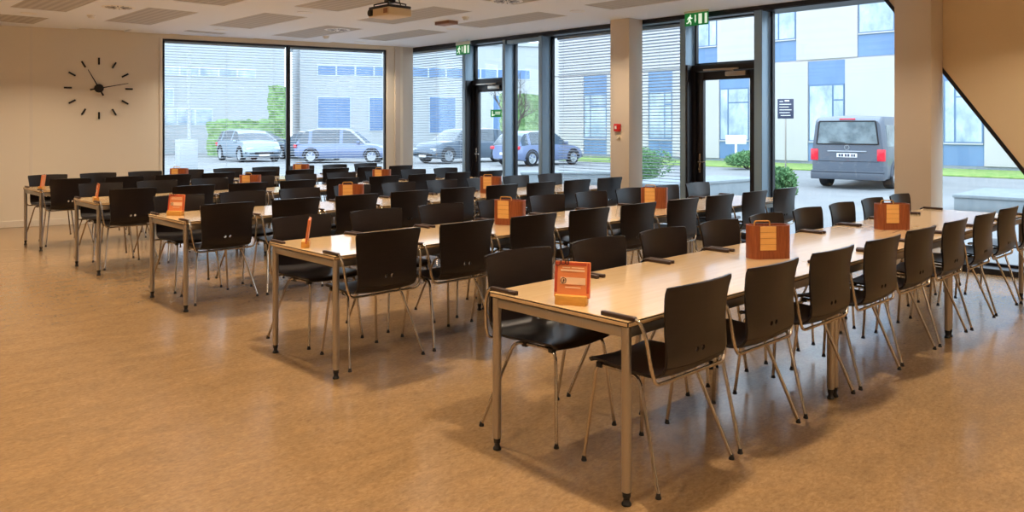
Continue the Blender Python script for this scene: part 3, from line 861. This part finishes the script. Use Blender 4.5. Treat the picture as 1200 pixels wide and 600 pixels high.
# white industrial building seen through the clock-wall window (long bands of glazing)
block('office_building', 'white low office building with bands of windows left beyond the hedge', (6.0, 54.5, GZ), math.radians(-10), 21.0, 8.6, 10, M_far1,
      [(1.0, 8.5, 5.2, 6.1, 6), (10.5, 19, 5.0, 5.6, 7), (12.0, 13.8, 3.0, 4.2, 2), (11.8, 16.2, 1.8, 2.9, 4), (1.0, 7.0, 2.4, 3.1, 6), (1.2, 4.4, .3, 1.9, 3)])
block('office_building', 'pale grey office block behind the pale blue car, with window bands', (28.3, 51.7, GZ), math.radians(-25), 19, 8.0, 10, M_far1,
      [(1.2, 3.6, 1.6, 3.9, 1), (4.9, 7.2, 1.4, 3.9, 1), (9.4, 11.5, 1.2, 4.0, 1), (14.4, 17.5, 1.2, 4.2, 3), (1.2, 17.5, 5.4, 6.2, 12)], wm=M_fblue)
block('apartment_building', 'distant beige block beyond the green bank, behind the bare tree', (51.5, 45.0, GZ), math.radians(-45), 14, 11.5, 10, M_far2,
      [(1 + 2.6 * i, 2.6 + 2.6 * i, z, z + 1.4, 2) for i in range(5) for z in (2.0, 5.0, 8.0)])
g_ = thing('garage', 'small pale garage with grey roller door left of the hedge', 'garage', (9.6, 49.0, GZ), math.radians(-10))
q = MB(); q.box(0, 7.5, 0, 4, 0, 2.5); q.build('wall', M_far1, g_, smooth=0)
q = MB(); q.box(-.1, 7.6, -.1, 4, 2.5, 2.75); q.build('roof_edge', M_conc, g_, smooth=0)
q = MB()
for k in range(12): q.box(3.9, 6.9, -.06 + (k % 2) * .015, .0, .05 + k * .18, .05 + (k + 1) * .18)
q.build('roller_door', M_conc, g_, smooth=0)
q = MB(); q.box(.4, 3.0, -.05, 0, .6, 1.9); q.build('window', M_fglass, g_, smooth=0)

# leafy masses
def leafy(name, label, cat, c, size, m_, seed, n=9):
    """a bush: thin stems carrying many small leaf blades"""
    rnd = random.Random(seed); sx, sy, sz = size
    t = thing(name, label, cat, c)
    st = MB(); q = MB(); vs_, fs_ = [], []
    lobes = [(rnd.uniform(-.32, .32) * sx, rnd.uniform(-.32, .32) * sy, rnd.uniform(.42, .70) * sz, rnd.uniform(.24, .34)) for _ in range(n)]
    for (lx, ly, lz, lr) in lobes:
        st.tube([(lx * .2, ly * .2, 0), (lx * .6, ly * .6, lz * .6), (lx, ly, lz)], .014, 5)
        for _ in range(420):
            d = Vector((rnd.gauss(0, 1), rnd.gauss(0, 1), rnd.gauss(0, 1))).normalized() * rnd.uniform(.45, 1.0) ** .5
            p = Vector((lx + d.x * lr * sx, ly + d.y * lr * sy, max(.03, lz + d.z * lr * sz * 1.1)))
            a = Vector((rnd.uniform(-1, 1), rnd.uniform(-1, 1), rnd.uniform(-.3, 1))).normalized(); b_ = a.cross(Vector((rnd.uniform(-1, 1), rnd.uniform(-1, 1), rnd.uniform(-1, 1)))).normalized()
            L = rnd.uniform(.05, .10); k = len(vs_)
            vs_ += [p, p + a * L * .5 + b_ * L * .28, p + a * L, p + a * L * .5 - b_ * L * .28]; fs_.append((k, k + 1, k + 2, k + 3))
    me = bpy.data.meshes.new('foliage'); me.from_pydata(vs_, [], fs_); me.materials.append(m_)
    o = bpy.data.objects.new('foliage', me); COL.objects.link(o); o.parent = t
    st.build('stems', M_bark, t)
    return t
def hedge(name, label, c, L, D, H, rz, m_, seed):
    from mathutils import noise as N
    q = MB(); nx = max(6, int(L / .35)); nz = max(4, int(H / .35)); ny = max(2, int(D / .4))
    bmesh.ops.create_cube(q.bm, size=1.0)
    bmesh.ops.transform(q.bm, matrix=Matrix.Diagonal((L, D, H, 1)), verts=q.bm.verts)
    bmesh.ops.subdivide_edges(q.bm, edges=[e for e in q.bm.edges if abs((e.verts[0].co - e.verts[1].co).x) > .1], cuts=nx * 2, use_grid_fill=True)
    bmesh.ops.subdivide_edges(q.bm, edges=[e for e in q.bm.edges if abs((e.verts[0].co - e.verts[1].co).z) > .1], cuts=nz * 2, use_grid_fill=True)
    for v in q.bm.verts:
        v.co += N.noise_vector(v.co * 3.1 + Vector((seed, 0, 0))) * .16 + N.noise_vector(v.co * 9 + Vector((seed, 3, 0))) * .07
        v.co.z = max(v.co.z + H / 2, 0)
    o = q.build(name, m_, None, smooth=0); o.location = c; o.rotation_euler = (0, 0, rz)
    tag(o, label, 'hedge'); return o
hedge('clipped_hedge', 'long clipped green hedge behind the silver car', (20.5, 44.3, GZ), 3.6, 1.0, 2.05, math.radians(-46), M_hedge, 3)
hedge('tall_hedge', 'tall square green hedge beside the thin black window mullion', (22.7, 44.1, GZ), 0.9, 0.9, 4.1, math.radians(-46), M_hedge, 5)
hedge('green_bank_hedge', 'yellow-green hedge below the beige block, behind the blue hatchback', (38.0, 38.6, GZ), 3.4, 1.6, 3.9, math.radians(-42), M_hedge, 9)
leafy('shrub', 'low green shrub seen left of the alarm column', 'shrub', (16.2, 12.35, GZ), (1.6, 1.1, 1.15), M_shrub, 2, 12)
leafy('shrub', 'pale low shrub outside, left of the taller one by the alarm column', 'shrub', (18.8, 14.6, GZ), (1.6, 1.1, 1.05), M_shrub, 4, 10)
leafy('shrub', 'small dark shrub by the mullion right of the near glass door', 'shrub', (13.9, 7.25, GZ), (.55, .55, .95), M_shrub, 6, 8)
leafy('shrub', 'low shrub on the lawn seen through the near glass door', 'shrub', (28.6, 16.4, GZ), (2.4, 1.2, .75), M_shrub, 8, 12)
leafy('shrub', 'dark green shrub in the planter at the far right', 'shrub', (19.4, 3.6, GZ + .3), (1.6, 1.0, .6), M_shrub, 10, 8)

# bare tree
def tree(loc, H, seed, label):
    rnd = random.Random(seed); t = thing('bare_tree', label, 'tree', loc)
    q = MB()
    def br(p, d, L, r, dep):
        pts = [p]; rs = [r]; c = p.copy(); dd = d.copy()
        for k in range(4):
            dd = (dd + Vector((rnd.uniform(-.2, .2), rnd.uniform(-.2, .2), rnd.uniform(-.05, .15)))).normalized()
            c = c + dd * L / 4; pts.append(c.copy()); rs.append(r * (1 - .12 * (k + 1)))
        q.tube(pts, rs, 6 if dep < 2 else 4)
        if dep < 4:
            for k in range(3 if dep else 5):
                s_ = rnd.uniform(.35, 1.0); pp = pts[min(4, int(s_ * 4))]
                nd = (dd + Vector((rnd.uniform(-1, 1), rnd.uniform(-1, 1), rnd.uniform(-.2, .7))) * .9).normalized()
                br(pp.copy(), nd, L * rnd.uniform(.55, .75), r * .55, dep + 1)
    br(Vector((0, 0, 0)), Vector((0, 0, 1)), H * .42, .11, 0)
    q.build('branches', M_bark, t)
tree((33.0, 34.6, GZ), 6.5, 11, 'leafless tree outside seen between the two mullions left of the blinds')

# concrete benches / planters
t = thing('planter', 'long low concrete planter outside the near glass door', 'planter', (13.4, 9.62, GZ), math.atan2(9.71 - 10.0, 17.0 - 13.0))
def planter(t, L, D, H):
    q = MB(); q.box(0, L, 0, D, 0, H - .06, .01); q.build('wall', M_conc, t)
    q = MB(); q.box(-.02, L + .02, -.03, D + .03, H - .06, H, .008); q.build('capping', M_conc, t)
planter(t, 3.6, 1.3, .48)
t = thing('planter', 'wide low concrete planter outside the triangular window at right', 'planter', (17.3, 5.42, GZ), -PI / 2 + .05)
planter(t, 9.0, 2.4, .31)
t = thing('planter', 'low pale concrete bench outside, behind the blind beside the alarm column', 'planter', (15.2, 15.6, GZ), -.75)
planter(t, 2.6, .7, .42)
t = thing('access_post', 'pale square post standing outside at the left edge of the window', 'post', (12.1, 30.9, GZ))
q = MB(); q.box(-.35, .35, -.25, .25, 0, 1.2, .03); q.build('cabinet', M_far1, t)
q = MB(); q.tube([(0.1, 0, 1.2), (0.1, 0, 4.6)], .06, 10); q.build('pole', M_far1, t)
# parking notice
t = thing('parking_sign', 'dark blue notice on a thin post in front of the white facade', 'sign', (25.5, 13.25, GZ), math.radians(-62))
q = MB(); q.tube([(0, 0, 0), (0, 0, 1.98)], .025, 10); q.build('post', M_steel, t)
q = MB(); q.box(-.26, .26, -.05, -.027, 1.95, 2.62, .01); pn = q.build('panel', M_navy, t)
q = MB()
for k, (x0, x1) in enumerate(((-.20, -.08), (-.20, .18), (-.20, .10), (-.20, .19), (-.20, .14), (-.16, .16))):
    q.box(x0, x1, -.056, -.051, 2.52 - k * .095, 2.545 - k * .095)
q.box(-.03, .12, -.056, -.051, 2.53, 2.58)
q.build('lettering', M_plate, pn, smooth=0)
t = thing('lawn_sign', 'small white sign board on a short post before the blue cladding', 'sign', (29.8, 17.7, GZ), math.radians(-62))
q = MB(); q.tube([(0, 0, 0), (0, 0, 1.05)], .05, 8); q.build('post', M_plate, t)
q = MB(); q.box(-.42, .42, -.04, .04, .95, 1.33, .02); q.build('board', M_plate, t)

# ------------------------------------------------------------------ cars
def interp(tab, x):
    for (x0, v0), (x1, v1) in zip(tab, tab[1:]):
        if x0 <= x <= x1:
            return v0 + (v1 - v0) * (x - x0) / (x1 - x0)
    return tab[0][1] if x < tab[0][0] else tab[-1][1]
def car(label, loc, rz, paint, L=4.3, W=1.78, H=1.50, shape='hatch', group='parked cars outside'):
    """front towards +x, wheels on z=0"""
    t = thing('parked_car', label, 'car', loc, rz, group)
    h = L / 2
    if shape == 'hatch':
        belt = [(-h, .86), (-h + .15, .92), (0, .95), (h * .42, .93), (h * .75, .84), (h * .95, .66), (h, .5)]
        roof = [(-h + .10, .95), (-h + .45, H - .10), (-h + .95, H - .01), (0, H), (.35, H - .06), (1.05, .95)]
    elif shape == 'suv':
        belt = [(-h, .96), (-h + .12, 1.03), (0, 1.06), (h * .45, 1.06), (h * .8, .98), (h * .96, .78), (h, .6)]
        roof = [(-h + .08, 1.05), (-h + .35, H - .06), (-h + .9, H), (.1, H - .01), (.55, H - .08), (1.15, 1.06)]
    else:
        belt = [(-h, .82), (-h + .2, .93), (0, .93), (h * .42, .92), (h * .75, .83), (h * .95, .64), (h, .5)]
        roof = [(-h + .55, .94), (-h + 1.25, H - .06), (-.1, H), (.25, H - .04), (1.0, .93)]
    # lower body: stations along x, rounded section
    q = MB(); N = 26; rings = []
    for i in range(N + 1):
        x = -h + L * i / N
        e = min(1.0, (h - abs(x)) / .55); hw = W / 2 * (.80 + .20 * math.sqrt(max(0, 1 - (1 - e) ** 2)))
        zt = interp(belt, x); zb = .22 + (.10 * (1 - e) if e < 1 else 0)
        sec = [(-hw * .92, zb), (-hw, zb + .15), (-hw, zt * .62), (-hw * .985, zt * .80), (-hw * .93, zt - .03), (-hw * .80, zt), (0, zt + .03),
               (hw * .80, zt), (hw * .93, zt - .03), (hw * .985, zt * .80), (hw, zt * .62), (hw, zb + .15), (hw * .92, zb)]
        rings.append([q.bm.verts.new((x, y, z)) for y, z in sec])
    for A, B in zip(rings, rings[1:]):
        for k in range(len(A)): q.bm.faces.new((A[k], A[(k + 1) % len(A)], B[(k + 1) % len(A)], B[k]))
    q.bm.faces.new(rings[0][::-1]); q.bm.faces.new(rings[-1])
    q.build('body', paint, t, smooth=40)
    # cabin glass and roof
    q = MB(); rings = []; x0, x1 = roof[0][0], roof[-1][0]; N = 22
    for i in range(N + 1):
        x = x0 + (x1 - x0) * i / N; zt = interp(roof, x); zb = interp(belt, x) - .04
        f = (zt - zb) / (H - zb); wt = W / 2 * (.93 - .20 * f)
        sec = [(-W / 2 * .93, zb), (-wt, zt - .04), (-wt * .80, zt), (0, zt + .02), (wt * .80, zt), (wt, zt - .04), (W / 2 * .93, zb)]
        rings.append([q.bm.verts.new((x, y, z)) for y, z in sec])
    for i, (A, B) in enumerate(zip(rings, rings[1:])):
        xm = x0 + (x1 - x0) * (i + .5) / N
        for k in range(len(A)):
            f = q.bm.faces.new((A[k], A[(k + 1) % len(A)], B[(k + 1) % len(A)], B[k]))
            top = k in (1, 2, 3, 4)
            zt = interp(roof, xm)
            pillar = any(abs(xm - px) < .07 for px in (.0, -h + .75)) or xm < x0 + .15
            f.material_index = 0 if (top and zt > H - .16) or (k in (0, 5) and pillar) else 1
    for f in (q.bm.faces.new(rings[0][::-1]), q.bm.faces.new(rings[-1])): f.material_index = 1
    q.build('cabin', [paint, M_carglass], t, smooth=40)
    # wheels
    wr = .33 if shape != 'suv' else .36
    for sx in (-1, 1):
        for sy in (-1, 1):
            cx = sx * (h - .80); R_ = Matrix.Translation((cx, sy * (W / 2 - .10), wr)) @ Matrix.Rotation(-sy * PI / 2, 4, 'X')
            q = MB(); q.lathe([(wr * .62, -.11), (wr * .95, -.11), (wr, -.07), (wr, .08), (wr * .95, .112), (wr * .66, .112), (wr * .62, .08)], n=26, M=R_)
            wo = q.build('wheel', M_tyre, t)
            q = MB(); q.lathe([(wr * .60, .07), (wr * .64, .114), (wr * .58, .110), (wr * .54, .085)], n=24, M=R_)
            for k in range(5): q.box(.02, wr * .60, -.028, .028, .085, .108, .004, 1, M=R_ @ Matrix.Rotation(2 * PI * k / 5, 4, 'Z'))
            q.lathe([(.05, .085), (.045, .115)], n=12, M=R_); q.build('rim', M_rim, wo)
            q = MB(); q.tube([(cx + (wr + .04) * math.cos(a), sy * (W / 2 - .008), wr + (wr + .04) * math.sin(a)) for a in [PI * j / 14 for j in range(15)]], .035, 6)
            q.build('wheel_arch', M_tyre, t)
    for sy in (-1, 1):
        q = MB(); q.box(-h - .01, -h + .12, sy * W * .41 - .14, sy * W * .41 + .14, .72, .86, .03, 2); q.build('tail_light', M_taill, t)
        q = MB(); q.box(h - .30, h - .05, sy * W * .35 - .17, sy * W * .35 + .17, .58, .70, .03, 2); q.build('headlight', M_headl, t)
        q = MB(); q.box(.72, .86, sy * (W / 2 + .02) - .09, sy * (W / 2 + .02) + .09, .93, 1.05, .03, 2); q.build('wing_mirror', paint, t)
    q = MB(); q.box(h - .04, h + .015, -.45, .45, .36, .50, .02, 2); q.build('grille', M_tyre, t)
    q = MB(); q.box(-h - .02, -h + .04, -.26, .26, .48, .59, .005, 1); q.build('number_plate', M_plate, t)
    q = MB(); q.box(h - .01, h + .03, -.26, .26, .30, .40, .005, 1); q.build('number_plate', M_plate, t)
    return t
car('blue hatchback with red tail lights parked outside between the mullions', (25.2, 24.75, GZ), 0.0, M_blue, 4.2, 1.80, 1.5)
car('dark slate car, nose pointing left, behind blind and far glass door', (24.35, 29.05, GZ), PI, M_slate, 4.6, 1.8, 1.62, 'suv')
car('pale blue car seen side-on through the clock-wall window', (20.2, 32.6, GZ), math.radians(-44), M_blue, 4.4, 1.8, 1.6, 'hatch')
car('silver car parked before the clipped hedge, nose towards the room', (17.7, 37.5, GZ), -PI / 2 - .1, M_silver, 4.4, 1.82, 1.55, 'suv')
car('dark car with red tail light beside the silver car, by the mullion', (20.9, 37.2, GZ), PI / 2, M_slate, 4.3, 1.78, 1.45)
car('slate car parked deeper behind the silver car', (20.4, 41.5, GZ), math.radians(-46), M_slate, 4.5, 1.78, 1.5)

# grey van
vt = thing('grey_van', 'dark grey passenger van parked with its rear towards the windows', 'van', (22.55, 10.75 - 1.15, GZ))
VL, VW, VH = 4.95, 1.90, 1.95
# place: rear face centre about (20.86, 9.35); heading along the rear normal
hd = math.radians(7); dirx = Vector((math.cos(hd), math.sin(hd)))
vt.rotation_euler = (0, 0, hd)
cen = Vector((20.95, 10.15)) + 0.95 * Vector((math.sin(hd), -math.cos(hd))) + dirx * (VL / 2); vt.location = (cen.x, cen.y, GZ)
h = VL / 2
q = MB(); rings = []
vb = [(-h, VH - .13), (-h + .08, VH - .04), (-h + .30, VH), (h - 1.9, VH), (h - 1.35, VH - .10), (h - .75, 1.12), (h - .15, .95), (h, .70)]
N = 34
for i in range(N + 1):
    x = -h + VL * i / N
    e = min(1.0, (x + h) / .14 if x < 0 else (h - x) / .5); hw = VW / 2 * (.95 + .05 * math.sqrt(max(0, 1 - (1 - e) ** 2)))
    zt = interp(vb, x); zb = .28
    wt = hw * (1 - .10 * max(0, (zt - 1.1)) / .85)
    zm = min(1.08, zt - .08)
    sec = [(-hw * .95, zb), (-hw, zb + .12), (-hw, zm), (-wt, zt - .10), (-wt * .93, zt - .02), (0, zt + .02),
           (wt * .93, zt - .02), (wt, zt - .10), (hw, zm), (hw, zb + .12), (hw * .95, zb)]
    rings.append([q.bm.verts.new((x, y, z)) for y, z in sec])
for A, B in zip(rings, rings[1:]):
    for k in range(len(A)): q.bm.faces.new((A[k], A[(k + 1) % len(A)], B[(k + 1) % len(A)], B[k]))
q.bm.faces.new(rings[0][::-1]); q.bm.faces.new(rings[-1])
q.build('body', M_van, vt, smooth=40)
def vpart(name, m_, *boxes, par=vt, bev=.02, sm=30):
    q = MB()
    for bx in boxes: q.box(*bx, bev, 2)
    return q.build(name, m_, par, smooth=sm)
# rear (towards -x): y positive = left as seen from behind
q = MB(); q.prism([(-.77, 1.22), (.77, 1.22), (.70, 1.79), (-.70, 1.79)], -h - .012, -h + .02, axis='x'); rw = q.build('rear_window', M_vanglass, vt, smooth=0)
q = MB()
for (a_, b_) in (((-.79, 1.20), (.79, 1.20)), ((.79, 1.20), (.715, 1.81)), ((.715, 1.81), (-.715, 1.81)), ((-.715, 1.81), (-.79, 1.20))):
    q.tube([(-h - .008, a_[0], a_[1]), (-h - .008, b_[0], b_[1])], .018, 6)
q.build('rear_window_seal', M_tyre, rw)
q = MB(); q.tube([(-h - .025, .05, 1.24), (-h - .03, .45, 1.26)], .010, 6); q.build('rear_wiper', M_tyre, rw)
for sy in (-1, 1):
    vpart('tail_light', M_taill, (-h - .02, -h + .10, sy * .85 - .10, sy * .85 + .10, .76, 1.07))
    vpart('wing_mirror', M_van, (h - 1.35, h - 1.20, sy * 1.05 - .10, sy * 1.05 + .10, 1.12, 1.36))
vpart('brake_light', M_taill, (-h + .02, -h + .07, -.20, .20, VH - .10, VH - .065), bev=.005)
vpart('bumper', M_bump, (-h - .09, -h + .15, -.93, .93, .26, .44), (-h - .05, -h + .10, -.94, .94, .44, .50))
vpart('tailgate_trim', M_rim, (-h - .03, -h + .0, -.50, .50, 1.0, 1.025), bev=.006)
vpart('tailgate_seam', M_tyre, (-h - .006, -h + .0, -.80, .80, .735, .747), bev=.002)
vpart('number_plate', M_plate, (-h - .022, -h + .0, -.26, .26, .85, .96), bev=.004)
q = MB()
for k, (y0, w_) in enumerate(((.20, .05), (.13, .05), (.04, .05), (-.03, .05), (-.12, .04), (-.18, .04))): q.box(-h - .026, -h - .022, y0 - w_ / 2 - .015, y0 + w_ / 2 - .015,   .87, .94)
q.build('plate_lettering', M_navy, vt, smooth=0)
q = MB()     # round emblem: ring with a V above a W
def ec(y, z): return (-h - .014, -y, 1.115 + z)
R_ = .062
q.tube([ec(R_ * math.cos(2 * PI * k / 24), R_ * math.sin(2 * PI * k / 24)) for k in range(24)], .008, 6, closed=True)
q.tube([ec(-.022, .054), ec(0, .008), ec(.022, .054)], .006, 6)
q.tube([ec(-.050, .030), ec(-.024, -.046), ec(0, -.002), ec(.024, -.046), ec(.050, .030)], .006, 6)
q.build('emblem', M_rim, vt)
# side glass (towards -y is the visible right flank)
for sy in (-1, 1):
    def sp(z): return sy * (VW / 2 * (1 - .10 * max(0, (z - 1.1)) / .85) + .004)
    for (x0, x1, nm) in ((-h + .28, -h + 1.35, 'side_window'), (-h + 1.45, -h + 2.55, 'side_window'), (-h + 2.65, -h + 3.55, 'side_window')):
        q = MB(); a = [q.bm.verts.new(p) for p in ((x0, sp(1.14), 1.14), (x1, sp(1.14), 1.14), (x1 - .04, sp(1.70), 1.70), (x0 + .06, sp(1.70), 1.70))]
        b_ = [q.bm.verts.new((v.co.x, v.co.y - sy * .02, v.co.z)) for v in a]
        q.bm.faces.new(a); q.bm.faces.new(b_[::-1])
        for k in range(4): q.bm.faces.new((a[k], a[(k + 1) % 4], b_[(k + 1) % 4], b_[k]))
        q.build(nm, M_vanglass, vt, smooth=0)
    for cx in (-h + .98, h - .90):
        wr = .345; T_ = Matrix.Translation((cx, sy * (VW / 2 - .12), wr)) @ Matrix.Rotation(-sy * PI / 2, 4, 'X')
        q = MB(); q.lathe([(wr * .62, -.12), (wr * .95, -.12), (wr, -.08), (wr, .09), (wr * .95, .125), (wr * .66, .125), (wr * .62, .09)], n=28, M=T_)
        wo = q.build('wheel', M_tyre, vt)
        q = MB(); q.lathe([(wr * .60, .08), (wr * .64, .128), (wr * .58, .124), (wr * .54, .10)], n=24, M=T_)
        for k in range(5): q.box(.02, wr * .60, -.035, .035, .095, .12, .004, 1, M=T_ @ Matrix.Rotation(2 * PI * k / 5, 4, 'Z'))
        q.lathe([(.06, .095), (.055, .128)], n=12, M=T_); q.build('rim', M_rim, wo)
        q = MB(); q.tube([(cx + (wr + .05) * math.cos(a), sy * (VW / 2 - .004), wr + (wr + .05) * math.sin(a)) for a in [PI * j / 14 for j in range(15)]], .04, 6)
        q.build('wheel_arch', M_bump, vt)

# ------------------------------------------------------------------ world, camera, view
w = bpy.data.worlds.new('overcast_sky'); scn.world = w; w.use_nodes = True
nt = w.node_tree; bg = nt.nodes['Background']
tc = nt.nodes.new('ShaderNodeTexCoord'); sp_ = nt.nodes.new('ShaderNodeSeparateXYZ'); rp = nt.nodes.new('ShaderNodeValToRGB')
rp.color_ramp.elements[0].position = 0.0; rp.color_ramp.elements[0].color = (0.86, 0.92, 1.0, 1)
rp.color_ramp.elements[1].position = 0.6; rp.color_ramp.elements[1].color = (0.72, 0.84, 1.0, 1)
nt.links.new(tc.outputs['Generated'], sp_.inputs[0]); nt.links.new(sp_.outputs['Z'], rp.inputs['Fac']); nt.links.new(rp.outputs['Color'], bg.inputs['Color'])
bg.inputs['Strength'].default_value = 4.1

cam = bpy.data.cameras.new('camera'); co = bpy.data.objects.new('camera', cam); COL.objects.link(co)
cam.sensor_width = 36; cam.lens = 934 / 1200 * 36; cam.shift_y = -0.125; cam.clip_end = 500; cam.clip_start = .05
co.location = (0, 0, 1.51); co.rotation_euler = (PI / 2, 0, math.atan2(.7242, .6896) - PI / 2)
scn.camera = co
vs = scn.view_settings
vs.view_transform = 'Standard'; vs.look = 'None'; vs.gamma = 1.0; vs.exposure = 0.0; vs.use_curve_mapping = False
